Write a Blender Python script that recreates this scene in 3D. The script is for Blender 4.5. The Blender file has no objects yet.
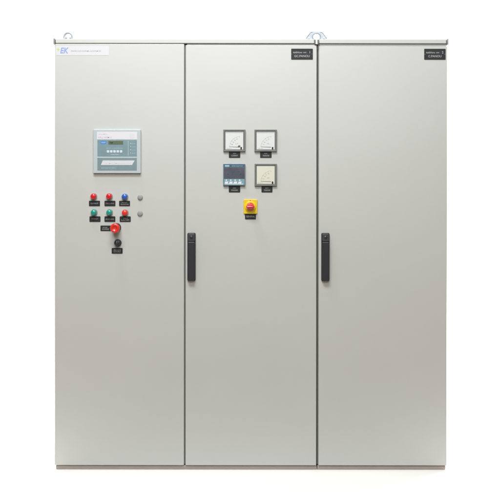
import bpy, bmesh, math, random
from mathutils import Vector, Matrix
random.seed(7)
scn = bpy.context.scene
col = scn.collection

# ------------------------------------------------------------------ camera, world, lamps, exposure
D = 4.0                                   # camera to door fronts
S = 0.00464                               # metres per photograph pixel on the door plane
CX, CZ = -0.0035, 1.40
TILT = 0.0048
cam_d = bpy.data.cameras.new('camera'); cam = bpy.data.objects.new('camera', cam_d); col.objects.link(cam)
cam.location = (CX, -D, CZ)
cam.rotation_euler = (math.pi/2 - TILT, math.radians(-0.06), 0)
W = 500*S
cam_d.sensor_width = 36; cam_d.lens = 36*D/W*1.0015
cam_d.shift_y = (1.019 - (CZ - D*math.tan(TILT)))/W
cam_d.clip_end = 100
scn.camera = cam

world = bpy.data.worlds.new('World'); scn.world = world; world.use_nodes = True
bg = world.node_tree.nodes['Background']
bg.inputs['Color'].default_value = (1.0, 0.90, 0.76, 1); bg.inputs['Strength'].default_value = 0.11

def area(name, loc, target, sx, sy, watts, color):
    l = bpy.data.lights.new(name, 'AREA'); l.shape = 'RECTANGLE'; l.size = sx; l.size_y = sy
    l.energy = watts; l.color = color
    o = bpy.data.objects.new(name, l); col.objects.link(o); o.location = loc
    d = Vector(target) - Vector(loc); o.rotation_euler = d.to_track_quat('-Z', 'Y').to_euler()
    return o
area('overhead_softbox', (-0.45, -2.1, 4.0), (0.05, -0.2, 0.3), 1.8, 0.8, 128, (0.965, 0.985, 1.0))
area('room_softbox', (0.0, -3.5, 2.9), (0.0, 0.0, 1.1), 2.6, 1.2, 74, (0.98, 0.99, 1.0))
area('ceiling_lamp', (-0.95, -0.72, 3.95), (-0.1, -0.1, 0.9), 0.3, 0.3, 18, (0.97, 0.99, 1.0))
area('backdrop_lamp', (0, 1.5, 3.9), (0, 2.6, 1.9), 7.0, 1.2, 560, (1, 1, 1))
scn.view_settings.view_transform = 'Standard'
scn.view_settings.look = 'None'; scn.view_settings.gamma = 1; scn.view_settings.exposure = 0

# ------------------------------------------------------------------ materials
def mat(name, rgb, rough=0.5, metal=0.0, spec=0.5, bump=None, mottle=0.0, coat=0.0, trans=0.0, mscale=6.0):
    m = bpy.data.materials.new(name); m.use_nodes = True
    nt = m.node_tree; b = nt.nodes['Principled BSDF']
    b.inputs['Base Color'].default_value = (*rgb, 1); b.inputs['Roughness'].default_value = rough
    b.inputs['Metallic'].default_value = metal; b.inputs['Specular IOR Level'].default_value = spec
    b.inputs['Coat Weight'].default_value = coat; b.inputs['Transmission Weight'].default_value = trans
    tc = nt.nodes.new('ShaderNodeTexCoord')
    if mottle:
        n = nt.nodes.new('ShaderNodeTexNoise'); n.inputs['Scale'].default_value = mscale; n.inputs['Detail'].default_value = 5
        nt.links.new(tc.outputs['Object'], n.inputs['Vector'])
        r = nt.nodes.new('ShaderNodeMapRange'); r.inputs['From Min'].default_value = 0.3; r.inputs['From Max'].default_value = 0.7
        r.inputs['To Min'].default_value = 1-mottle; r.inputs['To Max'].default_value = 1+mottle
        nt.links.new(n.outputs['Fac'], r.inputs['Value'])
        v = nt.nodes.new('ShaderNodeVectorMath'); v.operation = 'SCALE'; v.inputs[0].default_value = rgb
        nt.links.new(r.outputs['Result'], v.inputs['Scale']); nt.links.new(v.outputs['Vector'], b.inputs['Base Color'])
    if bump:
        last = None
        for sc, st, dist in bump:
            n = nt.nodes.new('ShaderNodeTexNoise'); n.inputs['Scale'].default_value = sc; n.inputs['Detail'].default_value = 2
            nt.links.new(tc.outputs['Object'], n.inputs['Vector'])
            bp = nt.nodes.new('ShaderNodeBump'); bp.inputs['Strength'].default_value = st; bp.inputs['Distance'].default_value = dist
            nt.links.new(n.outputs['Fac'], bp.inputs['Height'])
            if last: nt.links.new(last.outputs['Normal'], bp.inputs['Normal'])
            last = bp
        nt.links.new(last.outputs['Normal'], b.inputs['Normal'])
    return m

M = {
 'paint': mat('powder_coated_steel', (0.478, 0.487, 0.460), 0.42, spec=0.4, mottle=0.012, mscale=3.0,
              bump=[(1.6, 0.4, 0.010), (420, 0.25, 0.0006)]),
 'base': mat('base_rail_steel', (0.40, 0.345, 0.315), 0.5, mottle=0.06, mscale=9),
 'gasket': mat('rubber_gasket', (0.17, 0.175, 0.16), 0.7),
 'gap_shade': mat('lid_gap_shade_grey', (0.30, 0.305, 0.29), 0.7),
 'gap_shade_pale': mat('lid_gap_shade_pale', (0.45, 0.46, 0.45), 0.7),
 'joint': mat('joint_strip', (0.62, 0.63, 0.60), 0.5),
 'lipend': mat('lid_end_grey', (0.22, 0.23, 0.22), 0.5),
 'zinc': mat('zinc_plate', (0.36, 0.385, 0.42), 0.45, metal=0.45, mottle=0.1, mscale=60),
 'handle': mat('handle_plastic', (0.022, 0.022, 0.027), 0.42, bump=[(500, 0.2, 0.0004)]),
 'handle2': mat('handle_lock_plastic', (0.045, 0.045, 0.05), 0.38),
 'steel': mat('lock_steel', (0.35, 0.35, 0.36), 0.35, metal=0.8),
 'label': mat('engraved_label', (0.016, 0.019, 0.020), 0.5, spec=0.35, mottle=0.1, mscale=90),
 'plate': mat('engraved_nameplate', (0.022, 0.026, 0.026), 0.6, spec=0.25, mottle=0.1, mscale=90),
 'ink': mat('engraved_lettering', (0.30, 0.31, 0.305), 0.6),
 'ink_warm': mat('engraved_lettering_rose', (0.30, 0.20, 0.215), 0.6),
 'red': mat('red_lens', (0.60, 0.012, 0.018), 0.22, coat=0.5),
 'red2': mat('red_button', (0.66, 0.030, 0.018), 0.28, coat=0.4),
 'green': mat('teal_green_lens', (0.012, 0.27, 0.22), 0.22, coat=0.5),
 'blue': mat('blue_lens', (0.022, 0.10, 0.42), 0.22, coat=0.5),
 'collar': mat('black_collar', (0.03, 0.03, 0.032), 0.35),
 'chrome': mat('collar_metal', (0.45, 0.45, 0.46), 0.3, metal=0.9),
 'plug': mat('grey_plug', (0.27, 0.28, 0.275), 0.55, metal=0.0),
 'bezel': mat('meter_bezel', (0.15, 0.155, 0.15), 0.38),
 'bezel_in_shade': mat('meter_bezel_inner_shade', (0.46, 0.47, 0.46), 0.5),
 'dial': mat('dial_white', (0.73, 0.74, 0.73), 0.6),
 'dial_cream': mat('dial_cream', (0.73, 0.72, 0.61), 0.6),
 'tick': mat('dial_print', (0.24, 0.25, 0.25), 0.6),
 'tick_light': mat('dial_print_fine', (0.50, 0.51, 0.51), 0.6),
 'black': mat('black_print', (0.012, 0.012, 0.013), 0.4),
 'olive': mat('needle_hub_brass', (0.14, 0.12, 0.06), 0.4),
 'glass': mat('clear_glass', (1, 1, 1), 0.02, trans=1.0),
 'mm_body': mat('analyser_body', (0.095, 0.165, 0.205), 0.35),
 'mm_top': mat('analyser_top_band', (0.05, 0.10, 0.14), 0.35),
 'mm_screen': mat('analyser_screen', (0.085, 0.085, 0.105), 0.2, mottle=0.15, mscale=30),
 'mm_teal': mat('analyser_key_field', (0.17, 0.29, 0.34), 0.4),
 'mm_key': mat('analyser_key', (0.62, 0.67, 0.69), 0.4),
 'mm_logo': mat('analyser_emblem', (0.30, 0.46, 0.60), 0.4),
 'cp_frame': mat('controller_frame', (0.41, 0.465, 0.47), 0.35),
 'cp_field': mat('controller_field', (0.165, 0.25, 0.275), 0.35, mottle=0.05, mscale=40),
 'cp_field2': mat('controller_field_lower', (0.175, 0.245, 0.265), 0.35, mottle=0.05, mscale=40),
 'cp_strip': mat('controller_title_strip', (0.60, 0.595, 0.615), 0.45),
 'cp_line': mat('controller_line', (0.42, 0.54, 0.56), 0.4),
 'cp_white': mat('controller_white_strip', (0.56, 0.57, 0.59), 0.45),
 'cp_lcd': mat('controller_lcd', (0.105, 0.14, 0.085), 0.25),
 'cp_logo': mat('controller_emblem_blue', (0.05, 0.22, 0.56), 0.4),
 'cp_print': mat('controller_print', (0.50, 0.58, 0.60), 0.5),
 'lilac': mat('strip_print_lilac', (0.50, 0.42, 0.53), 0.5),
 'yellow': mat('yellow_plate', (0.70, 0.50, 0.015), 0.35),
 'knob': mat('red_knob', (0.52, 0.010, 0.025), 0.24, coat=0.6),
 'sticker': mat('sticker_white', (0.54, 0.54, 0.555), 0.4),
 'st_blue': mat('sticker_blue', (0.22, 0.29, 0.55), 0.5),
 'st_green': mat('sticker_green', (0.42, 0.52, 0.12), 0.5),
 'st_text': mat('sticker_print', (0.42, 0.37, 0.46), 0.5),
 'white': mat('white_paper', (0.93, 0.91, 0.875), 0.9, spec=0.1),
 'floor': mat('workshop_floor', (0.20, 0.13, 0.08), 0.55, mottle=0.1, mscale=1.5),
}

nt = M['glass'].node_tree; nt.nodes.clear()          # clear flat pane: see-through with a faint mirror
_o = nt.nodes.new('ShaderNodeOutputMaterial'); _t = nt.nodes.new('ShaderNodeBsdfTransparent'); _g = nt.nodes.new('ShaderNodeBsdfGlossy')
_t.inputs['Color'].default_value = (.98, .985, .98, 1); _g.inputs['Roughness'].default_value = 0.03
_m = nt.nodes.new('ShaderNodeMixShader')
_m.inputs[0].default_value = 0.045; nt.links.new(_t.outputs[0], _m.inputs[1]); nt.links.new(_g.outputs[0], _m.inputs[2]); nt.links.new(_m.outputs[0], _o.inputs[0])
# ------------------------------------------------------------------ mesh builder
class MB:
    def __init__(self): self.bm = bmesh.new(); self.mats = []
    def mi(self, m):
        if m not in self.mats: self.mats.append(m)
        return self.mats.index(m)
    def merge(self, b, m, smooth=False):
        i = self.mi(m)
        for f in b.faces: f.material_index = i; f.smooth = smooth
        me = bpy.data.meshes.new('tmp'); b.to_mesh(me); b.free(); self.bm.from_mesh(me); bpy.data.meshes.remove(me); return self
    def box(self, x0, x1, y0, y1, z0, z1, m, bev=0.0, seg=2):
        b = bmesh.new(); bmesh.ops.create_cube(b, size=1)
        for v in b.verts: v.co = Vector((x0+(v.co.x+.5)*(x1-x0), y0+(v.co.y+.5)*(y1-y0), z0+(v.co.z+.5)*(z1-z0)))
        if bev: bmesh.ops.bevel(b, geom=b.edges[:], offset=bev, segments=seg, profile=0.5, affect='EDGES')
        return self.merge(b, m)
    def poly(self, pts, y0, y1, m, bev=0.0):
        """outline in x,z extruded from y1 (back) to y0 (front)"""
        b = bmesh.new(); vs = [b.verts.new((x, y1, z)) for x, z in pts]; f = b.faces.new(vs)
        r = bmesh.ops.extrude_face_region(b, geom=[f])
        for v in r['geom']:
            if isinstance(v, bmesh.types.BMVert): v.co.y = y0
        bmesh.ops.recalc_face_normals(b, faces=b.faces)
        if bev:
            es = [e for e in b.edges if all(abs(v.co.y-y0) < 1e-6 for v in e.verts)]
            bmesh.ops.bevel(b, geom=es, offset=bev, segments=2, profile=0.5, affect='EDGES')
        return self.merge(b, m)
    def rrect(self, x0, x1, z0, z1, r, y0, y1, m, bev=0.0):
        pts = []
        for cx, cz, a0 in ((x1-r, z1-r, 0), (x0+r, z1-r, 90), (x0+r, z0+r, 180), (x1-r, z0+r, 270)):
            for k in range(6):
                a = math.radians(a0 + 18*k); pts.append((cx+r*math.cos(a), cz+r*math.sin(a)))
        return self.poly(pts, y0, y1, m, bev)
    def ring_rect(self, x0, x1, z0, z1, t, y0, y1, m):
        """rectangular frame with a sloped front"""
        b = bmesh.new(); L = []
        for ins, y in ((0, y1), (0, y0+.002), (.0012, y0), (t*.55, y0), (t, y0+.004), (t, y1)):
            L.append([b.verts.new(c) for c in ((x0+ins, y, z0+ins), (x1-ins, y, z0+ins), (x1-ins, y, z1-ins), (x0+ins, y, z1-ins))])
        for i in range(len(L)-1):
            for k in range(4): b.faces.new((L[i][k], L[i][(k+1)%4], L[i+1][(k+1)%4], L[i+1][k]))
        for k in range(4): b.faces.new((L[-1][k], L[-1][(k+1)%4], L[0][(k+1)%4], L[0][k]))
        bmesh.ops.recalc_face_normals(b, faces=b.faces)
        return self.merge(b, m)
    def lathe(self, cx, cz, prof, m, n=32, flat=False):
        """prof = [(radius, y)], axis along y, towards the camera is negative y"""
        b = bmesh.new(); rings = []
        for r, y in prof:
            if r < 1e-6: rings.append([b.verts.new((cx, y, cz))])
            else: rings.append([b.verts.new((cx+r*math.cos(2*math.pi*k/n), y, cz+r*math.sin(2*math.pi*k/n))) for k in range(n)])
        for A, B in zip(rings, rings[1:]):
            for k in range(n):
                a0, a1 = A[k % len(A)], A[(k+1) % len(A)]; b0, b1 = B[k % len(B)], B[(k+1) % len(B)]
                vs = []
                for v in (a0, a1, b1, b0):
                    if v not in vs: vs.append(v)
                if len(vs) > 2: b.faces.new(vs)
        bmesh.ops.recalc_face_normals(b, faces=b.faces)
        self.merge(b, m, smooth=not flat)
        return self
    def tube(self, pts, r, m, n=12, closed=False):
        b = bmesh.new(); rings = []; N = len(pts)
        for i, p in enumerate(pts):
            p = Vector(p)
            q0 = Vector(pts[(i-1) % N] if (closed or i) else pts[i]); q1 = Vector(pts[(i+1) % N] if (closed or i < N-1) else pts[i])
            t = (q1-q0).normalized(); u = t.cross(Vector((0, 1, 0.01))).normalized(); w = t.cross(u)
            rings.append([b.verts.new(p+u*r*math.cos(2*math.pi*k/n)+w*r*math.sin(2*math.pi*k/n)) for k in range(n)])
        for i in range(N if closed else N-1):
            A, B = rings[i], rings[(i+1) % N]
            for k in range(n): b.faces.new((A[k], A[(k+1) % n], B[(k+1) % n], B[k]))
        if not closed: b.faces.new(rings[0]); b.faces.new(rings[-1][::-1])
        bmesh.ops.recalc_face_normals(b, faces=b.faces)
        return self.merge(b, m, smooth=True)
    def text(self, s, x, z, h, y, m, shear=0.0, align='LEFT', wide=1.0, bold=0.0):
        c = bpy.data.curves.new('t', 'FONT'); c.body = s; c.size = h/0.7; c.align_x = align; c.shear = shear
        c.extrude = 0.0002; c.offset = bold
        o = bpy.data.objects.new('t', c); col.objects.link(o)
        dg = bpy.context.evaluated_depsgraph_get(); me = bpy.data.meshes.new_from_object(o.evaluated_get(dg))
        b = bmesh.new(); b.from_mesh(me)
        bmesh.ops.transform(b, matrix=Matrix.Translation((x, y, z)) @ Matrix.Rotation(math.pi/2, 4, 'X') @ Matrix.Scale(wide, 4, (1, 0, 0)), verts=b.verts)
        bpy.data.objects.remove(o); bpy.data.curves.remove(c); bpy.data.meshes.remove(me)
        return self.merge(b, m)
    def marks(self, x0, x1, z0, h, y, m, rnd, word=(3, 6), low=False, text=None):
        """a line of tiny lettering, too small to read in the photograph, fitted between x0 and x1"""
        cap = 0.70*h/0.7; n = max(2, int((x1-x0)/(h*0.78))); out = ''; left = rnd.randint(*word)
        while len(out) < n:
            if left == 0: out += ' '; left = rnd.randint(*word); continue
            out += rnd.choice('AEIORNTLSCUPDM'); left -= 1
        b = bmesh.new(); c = bpy.data.curves.new('t', 'FONT'); c.body = text or (out.strip().lower() if low else out.strip()); c.size = h/0.7; c.extrude = .0002; c.offset = h*.018
        o = bpy.data.objects.new('t', c); col.objects.link(o)
        me = bpy.data.meshes.new_from_object(o.evaluated_get(bpy.context.evaluated_depsgraph_get())); b.from_mesh(me)
        bpy.data.objects.remove(o); bpy.data.curves.remove(c); bpy.data.meshes.remove(me)
        xs = [v.co.x for v in b.verts]; k = (x1-x0)/(max(xs)-min(xs)); lo = min(xs)
        for v in b.verts: v.co = Vector((x0+(v.co.x-lo)*k, y-.00015-v.co.z, z0+v.co.y))
        return self.merge(b, m)
    def obj(self, name, parent=None, label=None):
        bmesh.ops.remove_doubles(self.bm, verts=self.bm.verts, dist=1e-7)
        me = bpy.data.meshes.new(name); self.bm.to_mesh(me); self.bm.free()
        for m in self.mats: me.materials.append(M[m])
        o = bpy.data.objects.new(name, me); col.objects.link(o)
        if parent:
            o.parent = parent
            q = parent; off = Vector((0, 0, 0))
            while q: off += q.location; q = q.parent
            me.transform(Matrix.Translation(-off))
        if label: o['label'] = label
        return o

def X(px, p=0.0): x = (px-250.8)*S; return CX + (x-CX)*(1-p/D)      # a reading at protrusion p from the door fronts
def Z(py, p=0.0): z = (469.6-py)*S; return CZ + (z-CZ)*(1-p/D)

# ------------------------------------------------------------------ the setting
ZB = -0.0045        # the floor under the cabinets
o = MB().box(-6, 6, -9, 2.0, -0.06, -0.0095, 'floor').obj('floor'); o['kind'] = 'structure'
b = bmesh.new(); pr = [(-0.42, 0.0, 0, 1), (1.6, 0.0, 0, 1)]
for k in range(1, 41):
    a = math.pi/2*k/40; pr.append((1.6+1.1*math.sin(a), 1.1-1.1*math.cos(a), -math.sin(a), math.cos(a)))
pr.append((2.7, 5.2, -1, 0))
pr = [(y, z) for y, z, _, _ in pr] + [(y-.003*ny, z-.003*nz) for y, z, ny, nz in pr[::-1]]
rows = [[b.verts.new((x, y, z+ZB)) for x in (-5.5, 5.5)] for y, z in pr]
for A, B in zip(rows, rows[1:]+rows[:1]): b.faces.new((A[0], A[1], B[1], B[0]))
bmesh.ops.recalc_face_normals(b, faces=b.faces)
mb = MB(); mb.merge(b, 'white'); o = mb.obj('backdrop'); o['kind'] = 'structure'

# ------------------------------------------------------------------ cabinets
def thing(name, label, cat, loc, group=None):
    o = bpy.data.objects.new(name, None); col.objects.link(o); o.location = loc
    o['label'] = label; o['category'] = cat
    if group: o['group'] = group
    return o
Z_LID0, Z_LID1 = Z(43.7), Z(39.35)
DEPTH = 0.42
def carcass(root, xa, xb, lid_a, lid_b, gapside=None):
    # hollow frame box: front opening rim, sides, back
    mb = MB()
    mb.box(xa, xb, 0.026, DEPTH, Z(465.9), Z_LID0-0.001, 'paint', 0.002)
    mb.obj('body', root)
    mb = MB().box(xa+.001, xb-.001, 0.012, DEPTH-.01, ZB+.0005, Z(466.2), 'base', 0.0015)
    mb.box(xa+.001, xb-.001, .009, .0125, Z(468.4), Z(467.0), 'base', .001)
    mb.obj('base_rail', root)
    mb = MB()
    mb.box(lid_a+.0075, lid_b-.0075, -0.0015, DEPTH+.006, Z_LID0, Z_LID1, 'paint', 0.003, 3)
    mb.obj('lid', root)
    return root
def door(root, x0, x1, ztop, handle_x=None):
    mb = MB().box(x0, x1, 0.0, 0.022, Z(465.4), ztop, 'paint', 0.0022, 3)
    d = mb.obj('door', root)
    if handle_x is not None:
        p = 0.018
        a, b_ = X(handle_x-4.1, p), X(handle_x+4.1, p); z0, z1 = Z(281.1, p), Z(233.0, p)
        h = MB().rrect(a, b_, z0, z1, .006, -.009, .0, 'handle', .0015)
        h.obj('handle', d)
        g = MB().rrect(a+.003, b_-.003, z0+.003, z1-.040, .005, -.024, -.0092, 'handle', .003)
        g.rrect(a+.0035, b_-.0035, z1-.0385, z1-.003, .005, -.020, -.0092, 'handle2', .002)
        cxk = (a+b_)/2
        g.lathe(cxk, z1-.020, [(0, -.0213), (.008, -.0213), (.0085, -.0201)], 'collar', 20)
        g.box(cxk-.001, cxk+.001, -.0222, -.0214, z1-.025, z1-.015, 'black')
        g.obj('handle_grip', d)
    return d
def gasket(root, x0, x1, z0, z1, y0=.014, y1=.0255):
    return MB().box(x0, x1, y0, y1, z0, z1, 'gasket', .001)

big = thing('electrical_cabinet', 'wide light grey double-door electrical cabinet with meters, coloured push buttons and red and yellow switch', 'cabinet', (X(185), .2, 0))
slim = thing('electrical_cabinet', 'narrow light grey single-door electrical cabinet with a plain door and one black handle', 'cabinet', (X(382), .2, 0))
carcass(big, X(55.6), X(317.35), X(54.2), X(315.7))
carcass(slim, X(317.75), X(446.4), X(317.35), X(447.4))
d1 = door(big, X(54.9), X(184.25), Z(44.3))
d2 = door(big, X(185.85), X(316.5), Z(45.4), 191.5)
d3 = door(slim, X(318.75), X(446.9), Z(46.3), 325.7)
gasket(big, X(183.2), X(186.9), Z(465), Z(45.8)).obj('gasket', big)
gasket(big, X(314.9), X(317.3), Z(465), Z(45.8)).obj('gasket', big)
gasket(slim, X(317.8), X(320.4), Z(465), Z(48.6)).obj('gasket', slim)
MB().box(X(187.1), X(314.7), .005, .0255, Z(48.0), Z(44.0), 'gap_shade', .001).obj('gasket', big)  # added strip; its grey stands for the shade in the gap under the lid
MB().box(X(319.2), X(446), .005, .0255, Z(48.5), Z(44.0), 'gap_shade', .001).obj('gasket', slim)  # same painted shade strip above the narrow door
MB().box(X(56), X(183), .003, .0255, Z(47), Z(44.0), 'gap_shade_pale', .001).obj('gasket', big)  # paler strip, painted to the lighter shade line above the left door
# folded lid ends and the strip that joins the two lids
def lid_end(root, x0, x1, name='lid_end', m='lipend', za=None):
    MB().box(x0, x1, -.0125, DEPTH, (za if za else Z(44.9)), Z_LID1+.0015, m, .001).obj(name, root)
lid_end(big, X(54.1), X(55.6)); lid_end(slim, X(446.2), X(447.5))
MB().box(X(315.35), X(317.1), -.010, DEPTH, Z(44.6), Z_LID1-.001, 'joint', .001).obj('joint_strip', big)
gasket(big, X(314.3), X(315.2), Z(44.8), Z(40.2), -.008, .4).obj('gasket', big)
gasket(slim, X(317.2), X(318.2), Z(44.8), Z(40.2), -.008, .4).obj('gasket', slim)

# lifting eye on the left corner, lifting bracket over the joint
yl = .03
mb = MB(); ex, ez, R = X(68.6, -yl), Z(37.3, -yl), .0185
mb.tube([(ex+R*math.cos(t*math.pi/16), yl, ez+R*math.sin(t*math.pi/16)) for t in range(32)], .0052, 'zinc', closed=True)
mb.bm.verts.ensure_lookup_table()
c = bmesh.new(); bmesh.ops.create_cone(c, cap_ends=True, segments=24, radius1=.017, radius2=.013, depth=.012,
    matrix=Matrix.Translation((ex, yl, Z_LID1+.005))); mb.merge(c, 'zinc')
mb.obj('lifting_eye', big)
def bracket():
    mb = MB(); b = bmesh.new()
    xm = X(316.1, -yl); zt = Z(31.9, -yl); zb = Z_LID1+.0005
    outer = [(-.052, zb), (.052, zb), (.050, zb+.006), (.030, zt-.004), (.024, zt), (-.024, zt), (-.030, zt-.004), (-.050, zb+.006)]
    n = 40; hr = .0135; hz = zb + .015
    def ray(a):      # where a ray from the hole's centre leaves the outline
        dx, dz = math.cos(a), math.sin(a); best = 9
        for (x1, z1), (x2, z2) in zip(outer, outer[1:]+outer[:1]):
            ex_, ez_ = x2-x1, z2-z1; den = dx*ez_-dz*ex_
            if abs(den) < 1e-9: continue
            t = (x1*ez_-(z1-hz)*ex_)/den; u = (x1*dz-(z1-hz)*dx)/den
            if t > 0 and -1e-6 <= u <= 1+1e-6: best = min(best, t)
        return best*dx, hz+best*dz
    rings = []
    for y in (yl-.003, yl+.003):
        rings.append(([b.verts.new((xm+ray(2*math.pi*k/n)[0], y, ray(2*math.pi*k/n)[1])) for k in range(n)],
                      [b.verts.new((xm+hr*math.cos(2*math.pi*k/n), y, hz+hr*math.sin(2*math.pi*k/n))) for k in range(n)]))
    (o0, i0), (o1, i1) = rings
    for k in range(n):
        j = (k+1) % n
        b.faces.new((o0[k], o0[j], i0[j], i0[k])); b.faces.new((o1[k], i1[k], i1[j], o1[j]))
        b.faces.new((o0[k], o1[k], o1[j], o0[j])); b.faces.new((i0[k], i0[j], i1[j], i1[k]))
    bmesh.ops.recalc_face_normals(b, faces=b.faces); mb.merge(b, 'zinc')
    mb.box(xm-.052, xm+.052, yl+.0035, yl+.05, zb, zb+.004, 'zinc', .001)
    # raised pressed rim round the hole and along both slopes
    mb.tube([(xm+.019*math.cos(t*math.pi/16), yl-.003, hz+.0165*math.sin(t*math.pi/16)) for t in range(32)], .0022, 'zinc', 8, True)
    for s in (-1, 1):
        mb.tube([(xm+s*.049, yl-.003, zb+.006), (xm+s*.028, yl-.003, zt-.004), (xm+s*.018, yl-.003, zt-.002)], .002, 'zinc', 8)
        mb.lathe(xm+s*.036, zb+.008, [(0, yl-.007), (.004, yl-.007), (.0045, yl-.003)], 'steel', 6, flat=True)
    mb.obj('lifting_bracket', big)
bracket()

# ------------------------------------------------------------------ labels and nameplates
def label_plate(px0, px1, py0, py1, rows, seed, inks=('ink',), root=big, words=None):
    rnd = random.Random(seed); x0, x1, z1, z0 = X(px0), X(px1), Z(py0), Z(py1)
    mb = MB().rrect(x0, x1, z0, z1, .003, -.0022, 0, 'label', .0005)
    w = x1-x0; zc = (z0+z1)/2
    for i, ((dz, h, a, b_), ink) in enumerate(zip(rows, list(inks)*3)):
        mb.marks(x0+w*a, x0+w*b_, zc+dz-h/2, h, -.0022, ink, rnd, text=words[i] if words else None)
    return mb.obj('label_plate', root)
R1 = [(0, .0058, .17, .86)]; R2 = [(.0038, .0042, .26, .76), (-.0038, .0052, .14, .88)]
label_plate(89.3, 100.3, 200.8, 206.2, R1, 1, words=['OPRIT'])
label_plate(104.8, 115.7, 200.8, 206.2, [(0, .0058, .12, .9)], 2, ('ink_warm',), words=['DECLANS.'])
label_plate(119.4, 130.3, 200.8, 206.2, R2, 3, words=['RESET', 'ALARMA'])
label_plate(89.8, 100.8, 216.4, 221.9, [(.001, .0052, .2, .8)], 4, ('ink_warm',), words=['PORNIT'])
label_plate(104.8, 115.6, 216.4, 221.9, [(0, .0058, .1, .9)], 5, words=['ANCLANS.'])
label_plate(120.0, 131.0, 216.4, 221.9, [(.0032, .0042, .3, .74), (-.0045, .0056, .16, .86)], 6, words=['TEST', 'LAMPI'])
label_plate(100.8, 111.4, 225.6, 231.0, [(.0034, .0046, .2, .66), (-.004, .0056, .14, .8)], 7, words=['STOP', 'AVARIE'])
label_plate(112.0, 122.9, 248.0, 253.6, [(.0034, .0046, .2, .82), (-.004, .0046, .2, .82)], 8, words=['REGIM', 'LUCRU'])
for i, (a, b_, c, d) in enumerate([(228.9, 240.3, 151.3, 157.8), (260.1, 271.6, 151.3, 157.8), (228.9, 240.3, 185.8, 192.3), (261.5, 272.5, 185.8, 192.3)]):
    label_plate(a, b_, c, d, [(.0048, .0045, .36, .66), (-.0052, .0062, .22, .8)], 10+i, words=[('GEN.', 'REZ.', 'GEN.', 'BAT.')[i], ('CURENT', 'TENSIUNE', 'MASURA', 'TENSIUNE')[i]])
label_plate(245.1, 256.0, 213.6, 219.2, [(0, .0078, .12, .9)], 20, words=['GENERAL'])

def nameplate(px0, px1, root, num, line2, seed):
    rnd = random.Random(seed); x0, x1, z1, z0 = X(px0), X(px1), Z(48.9), Z(59.7)
    mb = MB().rrect(x0, x1, z0, z1, .002, -.0024, 0, 'plate', .0005); w = x1-x0; h = z1-z0
    mb.marks(x0+w*.08, x0+w*.74, z0+h*.58, .0085, -.0024, 'ink', rnd, (8, 10), True, 'tablou nr.')
    mb.text(num, x0+w*.86, z0+h*.56, .0105, -.0026, 'ink', bold=.0003, align='CENTER')
    mb.text(line2, x0+w*.5, z0+h*.22, .0098, -.0026, 'ink', bold=.0002, align='CENTER')
    for sx in (x0+.0035, x1-.0035):
        mb.lathe(sx, (z0+z1)/2, [(0, -.0032), (.0011, -.003), (.0014, -.0024)], 'steel', 10)
    mb.obj('nameplate', root)
nameplate(291.0, 312.6, big, '1', 'GC.PANOU', 31)
nameplate(423.7, 445.0, slim, '2', 'C.PANOU', 32)

# printed sticker, top left
mb = MB().box(X(56.2), X(109.2), -.0006, -.0001, Z(55.8), Z(46.4), 'sticker')
mb.box(X(57.2), X(60.0), -.0010, -.0006, Z(50.2), Z(49.4), 'st_green')
mb.box(X(58.2), X(59.0), -.0013, -.00105, Z(51.2), Z(48.4), 'st_green')
mb.text('EK', X(60.3), Z(53.6), .0255, -.0009, 'st_blue', shear=.2, wide=.86, bold=.0009)
mb.marks(X(71.2), X(101.5), Z(52.0), .0062, -.0008, 'st_text', random.Random(40), (6, 9))
mb.obj('sticker', big)

# ------------------------------------------------------------------ push buttons and lamps
def push_button(px, py, m):
    p = .022; cx, cz = X(px, p), Z(py, p)
    o = MB().lathe(cx, cz, [(.0155, 0), (.0155, -.003), (.0148, -.005), (.0140, -.0105), (.0128, -.0112), (.0128, 0)], 'chrome').obj('push_button', big)
    MB().lathe(cx, cz, [(.0135, -.005), (.0138, -.016), (.0126, -.0205), (.0096, -.0235), (.005, -.0247), (0, -.025)], m).obj('lens_cap', o)
for px, py, m in ((93.4, 196.6, 'red'), (109.0, 196.5, 'red'), (124.6, 196.9, 'blue'),
                  (93.7, 212.7, 'green'), (109.2, 212.7, 'green'), (124.8, 212.9, 'red2')):
    push_button(px, py, m)
for px, py in ((140.3, 197.4), (140.2, 213.6)):
    cx, cz = X(px, .006), Z(py, .006)
    mb = MB().lathe(cx, cz, [(.0122, 0), (.0122, -.004), (.0108, -.0062), (.0085, -.0072), (.004, -.0078), (0, -.0079)], 'plug')
    mb.obj('blanking_plug', big)
# emergency stop
cx, cz = X(115.0, .060), Z(228.4, .060)
es = MB().lathe(cx, cz, [(.0205, 0), (.0205, -.008), (.0175, -.011), (.0165, -.030), (.0150, -.031), (0, -.031)], 'collar').obj('emergency_stop_button', big)
mb = MB().lathe(cx, cz, [(.012, -.0305), (.0135, -.040), (.0205, -.046), (.0226, -.051), (.0220, -.0565), (.0185, -.0605), (.0120, -.0618), (.0108, -.0595), (0, -.0590)], 'red2', 40)
for k in range(3):   # moulded turn-to-release arrows
    a0 = math.radians(100+120*k)
    pts = [(cx+r*math.cos(a0+da), cz+r*math.sin(a0+da)) for r, da in ((.0145, 0), (.0185, .12), (.0172, .55), (.0125, .6))]
    mb.poly(pts, -.0628, -.0606, 'red2')
mb.obj('mushroom_head', es)
# black selector
cx, cz = X(117.2, .03), Z(243.4, .03)
ks = MB().lathe(cx, cz, [(.0172, 0), (.0172, -.004), (.0160, -.008), (.0140, -.0095), (.0140, 0)], 'collar').obj('selector_switch', big)
mb = MB().lathe(cx, cz, [(.0135, -.004), (.0138, -.020), (.0120, -.0235), (0, -.0240)], 'collar')
mb.rrect(cx-.0042, cx+.0042, cz-.0125, cz+.0125, .004, -.034, -.0235, 'collar', .0012)
mb.box(cx-.0007, cx+.0007, -.0344, -.0336, cz+.002, cz+.011, 'ink')
mb.obj('selector_knob', ks)

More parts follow.
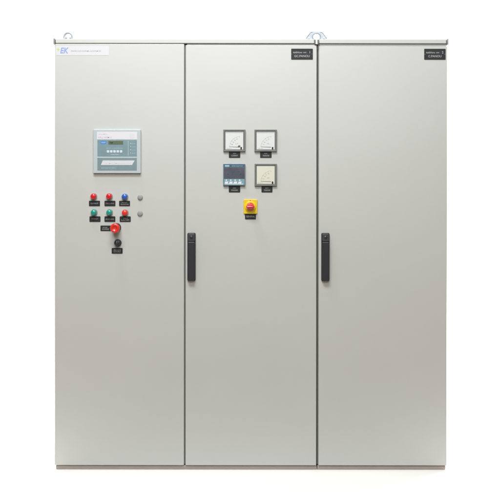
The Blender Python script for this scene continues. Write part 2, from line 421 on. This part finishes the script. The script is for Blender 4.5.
# ------------------------------------------------------------------ main switch
p = .004; x0, x1, z1, z0 = X(243.7, p), X(257.3, p), Z(199.4, p), Z(213.7, p)
cx, cz = (x0+x1)/2, (z0+z1)/2
ms = MB().rrect(x0, x1, z0, z1, .004, -.008, 0, 'yellow', .0015)
ms.lathe(cx, cz, [(.0265, -.0078), (.0262, -.0105), (.0225, -.0112), (0, -.0112)], 'yellow')
ms.poly([(cx-.0035, z1-.0062), (cx+.0035, z1-.0062), (cx, z1-.0022)], -.0086, -.0079, 'knob')
ms = ms.obj('main_switch', big)
mb = MB().lathe(cx, cz, [(.0185, -.0110), (.0190, -.0185), (.0180, -.0215), (0, -.0220)], 'knob', 40)
# oblong horizontal grip with swollen ends
b = bmesh.new(); rings = []
for rx, rz, yy in ((.0186, .0165, -.0213), (.0196, .0158, -.026), (.0198, .0130, -.033), (.0192, .0085, -.041), (.0178, .0048, -.0455), (.0150, .0020, -.0470)):
    rings.append([b.verts.new((cx+rx*math.cos(2*math.pi*k/40), yy, cz+rz*math.sin(2*math.pi*k/40))) for k in range(40)])
for A, B in zip(rings, rings[1:]):
    for k in range(40): b.faces.new((A[k], A[(k+1) % 40], B[(k+1) % 40], B[k]))
b.faces.new(rings[0][::-1]); b.faces.new(rings[-1]); bmesh.ops.recalc_face_normals(b, faces=b.faces); mb.merge(b, 'knob', smooth=True)
mb.obj('rotary_knob', ms)

# ------------------------------------------------------------------ analogue meters
def arc_pts(cx, cz, r, a): return cx+r*math.cos(a), cz+r*math.sin(a)
def analog_meter(px0, px1, py0, py1, seed, face='dial', hub=False, needle_a=178.0):
    rnd = random.Random(seed); p = .010
    x0, x1, z1, z0 = X(px0, p), X(px1, p), Z(py0, p), Z(py1, p)
    mb = MB().ring_rect(x0, x1, z0, z1, .0085, -.0115, 0, 'bezel')
    mb.box(x0+.0086, x1-.0086, -.0042, -.0012, z0+.0086, z1-.0086, 'bezel')
    m = mb.obj('analog_meter', big)
    fx0, fx1, fz0, fz1 = x0+.0105, x1-.0105, z0+.0098, z1-(.0165 if face == 'dial' else .0115)
    mb = MB().box(fx0-.0015, fx1+.0015, -.0070, -.0044, fz0-.001, z1-.0092, 'bezel_in_shade')  # inner bezel; its grey top band paints the frame's shadow over the dial
    mb.box(fx0, fx1, -.0088, -.0055, fz0, fz1, face)
    pxc, pzc = fx1-.013, fz0+.011
    R = .050; yy = -.0091
    n = 25                                     # printed scale from the left to the top
    for k in range(n+1):
        a = math.radians(178-84*k/n); big_t = k % 5 == 0; r0 = R-(.0048 if big_t else .0026); w = .0005 if big_t else .0003
        q = [arc_pts(pxc, pzc, r0, a), arc_pts(pxc, pzc, R, a)]; nx, nz = -math.sin(a)*w, math.cos(a)*w
        mb.poly([(q[0][0]-nx, q[0][1]-nz), (q[1][0]-nx, q[1][1]-nz), (q[1][0]+nx, q[1][1]+nz), (q[0][0]+nx, q[0][1]+nz)], yy , -.0087, 'tick' if big_t else 'tick_light')
    for k in range(20):                        # fine arc
        a0, a1 = [math.radians(178-84*(k+e)/20) for e in (0, 1)]
        mb.poly([arc_pts(pxc, pzc, R-.0001, a0), arc_pts(pxc, pzc, R+.0005, a0), arc_pts(pxc, pzc, R+.0005, a1), arc_pts(pxc, pzc, R-.0001, a1)], yy+.0001 , -.0087, 'tick_light')
    for k in range(1, 5):
        a = math.radians(178-84*k/5); tx, tz = arc_pts(pxc, pzc, R-.0105, a)
        mb.marks(tx-.0035, tx+.0035, tz-.0018, .0036, yy+.0001, 'tick_light', rnd, (3, 4))
    mb.marks(pxc-.022, pxc-.010, pzc+.014, .0055, yy+.0001, 'tick_light', rnd, (3, 5))
    mb.marks(fx0+.005, fx0+.028, fz0+.0035, .0030, yy+.0001, 'tick_light', rnd, (3, 5))
    mb.obj('dial_face', m)
    a = math.radians(needle_a)
    q0, q1 = arc_pts(pxc, pzc, .004, a), arc_pts(pxc, pzc, R+.001, a); nx, nz = -math.sin(a), math.cos(a)
    nd = MB().poly([(q0[0]-nx*.0011, q0[1]-nz*.0011), (q1[0]-nx*.0004, q1[1]-nz*.0004), (q1[0]+nx*.0004, q1[1]+nz*.0004), (q0[0]+nx*.0011, q0[1]+nz*.0011)], -.0099, -.0094, 'tick')
    if hub:
        nd.poly([(pxc-.012, pzc+.001), (pxc-.003, pzc-.001), (pxc+.001, pzc+.006), (pxc-.004, pzc+.0085), (pxc-.009, pzc+.007)], -.0103, -.0095, 'olive', .0003)
    nd.obj('needle', m)
    MB().rrect(pxc+.0005, pxc+.0075, pzc-.0105, pzc+.0005, .0022, -.0100, -.0086, 'black', .0006).obj('pivot_cover', m)
    MB().box(x0+.0087, x1-.0087, -.0112, -.0108, z0+.0087, z1-.0087, 'glass').obj('glass', m)
analog_meter(223.4, 245.4, 129.6, 151.6, 51, 'dial', True)
analog_meter(254.5, 276.8, 129.6, 151.6, 52)
analog_meter(254.7, 276.8, 163.8, 186.0, 53, 'dial_cream')

# digital analyser
p = .010; x0, x1, z1, z0 = X(223.3, p), X(245.3, p), Z(163.8, p), Z(185.7, p)
mb = MB().rrect(x0, x1, z0, z1, .002, -.012, 0, 'mm_body', .0012)
da = mb.obj('power_analyser', big)
w = x1-x0; h = z1-z0; y = -.012
mb = MB().box(x0+.003, x1-.003, y-.0006, y-.0001, z1-.0165, z1-.003, 'mm_top')
mb.rrect(x0+.007, x0+.029, z1-.0135, z1-.0065, .0034, y-.0011, y-.00065, 'mm_logo')
mb.marks(x0+.040, x1-.012, z1-.012, .0038, y-.0007, 'mm_logo', random.Random(60), (4, 6)); mb.obj('title_band', da)
mb = MB().rrect(x0+.0035, x1-.0035, z0+.032, z1-.0172, .002, y-.0012, y-.0001, 'mm_screen', .0003)
for k in range(3): mb.marks(x0+.014, x1-.018, z0+.040+.012*k, .0052, y-.0013, 'mm_top', random.Random(61+k), (4, 6))
mb.obj('display', da)
mb = MB().rrect(x0+.003, x1-.003, z0+.004, z0+.0312, .002, y-.0009, y-.0001, 'mm_teal', .0003)
for k in range(4):
    kx = x0+.0135+.0205*k
    mb.poly([(kx-.0075, z0+.010), (kx+.0085, z0+.010), (kx+.0105, z0+.019), (kx-.0035, z0+.019)], y-.0022, y-.0009, 'mm_key', .0005)
    mb.box(kx-.002, kx+.004, y-.0014, y-.0008, z0+.0225, z0+.0285, 'mm_key')
mb.box(x0+.008, x1-.010, y-.0015, y-.0008, z0+.0062, z0+.0095, 'mm_key')
mb.obj('keypad', da)

# ------------------------------------------------------------------ generator controller behind its light frame
p = .012; x0, x1, z1, z0 = X(93.5, p), X(141.0, p), Z(129.7, p), Z(173.4, p)
mb = MB().rrect(x0, x1, z0, z1, .003, -.014, 0, 'cp_frame', .002)
cp = mb.obj('controller', big); y = -.014
def qx(a): return X(a, p)
def qz(a): return Z(a, p)
mb = MB().box(qx(97.3), qx(137.4), y-.0008, y-.0001, qz(139.6), qz(132.0), 'cp_strip')
mb.marks(qx(98.5), qx(112), qz(138.3), .007, y-.0009, 'lilac', random.Random(70), (4, 6))
mb.marks(qx(99), qx(108), qz(134.8), .005, y-.0009, 'cp_white', random.Random(71), (4, 6))
mb.rrect(qx(129.6), qx(134.6), qz(138.4), qz(133.4), .006, y-.0011, y-.00085, 'cp_white'); mb.obj('title_strip', cp)
up = MB().rrect(qx(97.8), qx(137.1), qz(156.6), qz(140.1), .0015, y-.0010, y-.0001, 'cp_field', .0003)
up.rrect(qx(101.0), qx(106.6), qz(144.2), qz(141.2), .005, y-.0015, y-.00105, 'cp_logo')
up.marks(qx(102.0), qx(105.8), qz(143.3), .005, y-.0016, 'cp_print', random.Random(72), (3, 4))
up.box(qx(128.3), qx(128.7), y-.0013, y-.0009, qz(155.8), qz(141), 'cp_frame')
for k in range(5):
    kx = qx(108.4+3.25*k); up.rrect(kx-.0058, kx+.0058, qz(152.8), qz(150.4), .0022, y-.0020, y-.0009, 'cp_print', .0004)
up.marks(qx(107), qx(123.6), qz(148.8), .0032, y-.0011, 'cp_line', random.Random(73), (3, 5))
up.marks(qx(111), qx(119.6), qz(155.2), .0042, y-.0011, 'cp_print', random.Random(74), (3, 5))
for k in range(4):
    up.lathe(qx(131.0), qz(143.6+3.2*k), [(0, y-.0016), (.0016, y-.0015), (.002, y-.0009)], 'cp_print', 10)
    up.marks(qx(132.2), qx(135.8), qz(144.2+3.2*k), .003, y-.0011, 'cp_line', random.Random(75+k), (3, 5))
up.obj('control_module', cp)
mb = MB().rrect(qx(108.8), qx(123.4), qz(144.5), qz(141.0), .001, y-.0022, y-.0010, 'cp_lcd', .0003)
mb.marks(qx(109.8), qx(113.4), qz(143.6), .0062, y-.0023, 'black', random.Random(80), (5, 6)); mb.obj('display', cp)
MB().box(qx(97.6), qx(137.3), y-.0013, y-.0001, qz(157.9), qz(157.0), 'cp_line', .0003).obj('divider', cp)
mb = MB().rrect(qx(97.8), qx(137.1), qz(170.5), qz(158.3), .0015, y-.0010, y-.0001, 'cp_field2', .0003)
mb.poly([(qx(101.2), qz(165.2)), (qx(132.4), qz(165.2)), (qx(135.0), qz(160.6)), (qx(103.2), qz(160.6))], y-.0016, y-.0009, 'cp_white', .0002)
mb.marks(qx(105), qx(130.5), qz(163.9), .0055, y-.0017, 'cp_strip', random.Random(81), (5, 8))
mb.marks(qx(101.6), qx(116), qz(168.6), .0036, y-.0011, 'cp_line', random.Random(82), (4, 7))
mb.obj('lower_module', cp)

scn.render.engine = 'CYCLES'
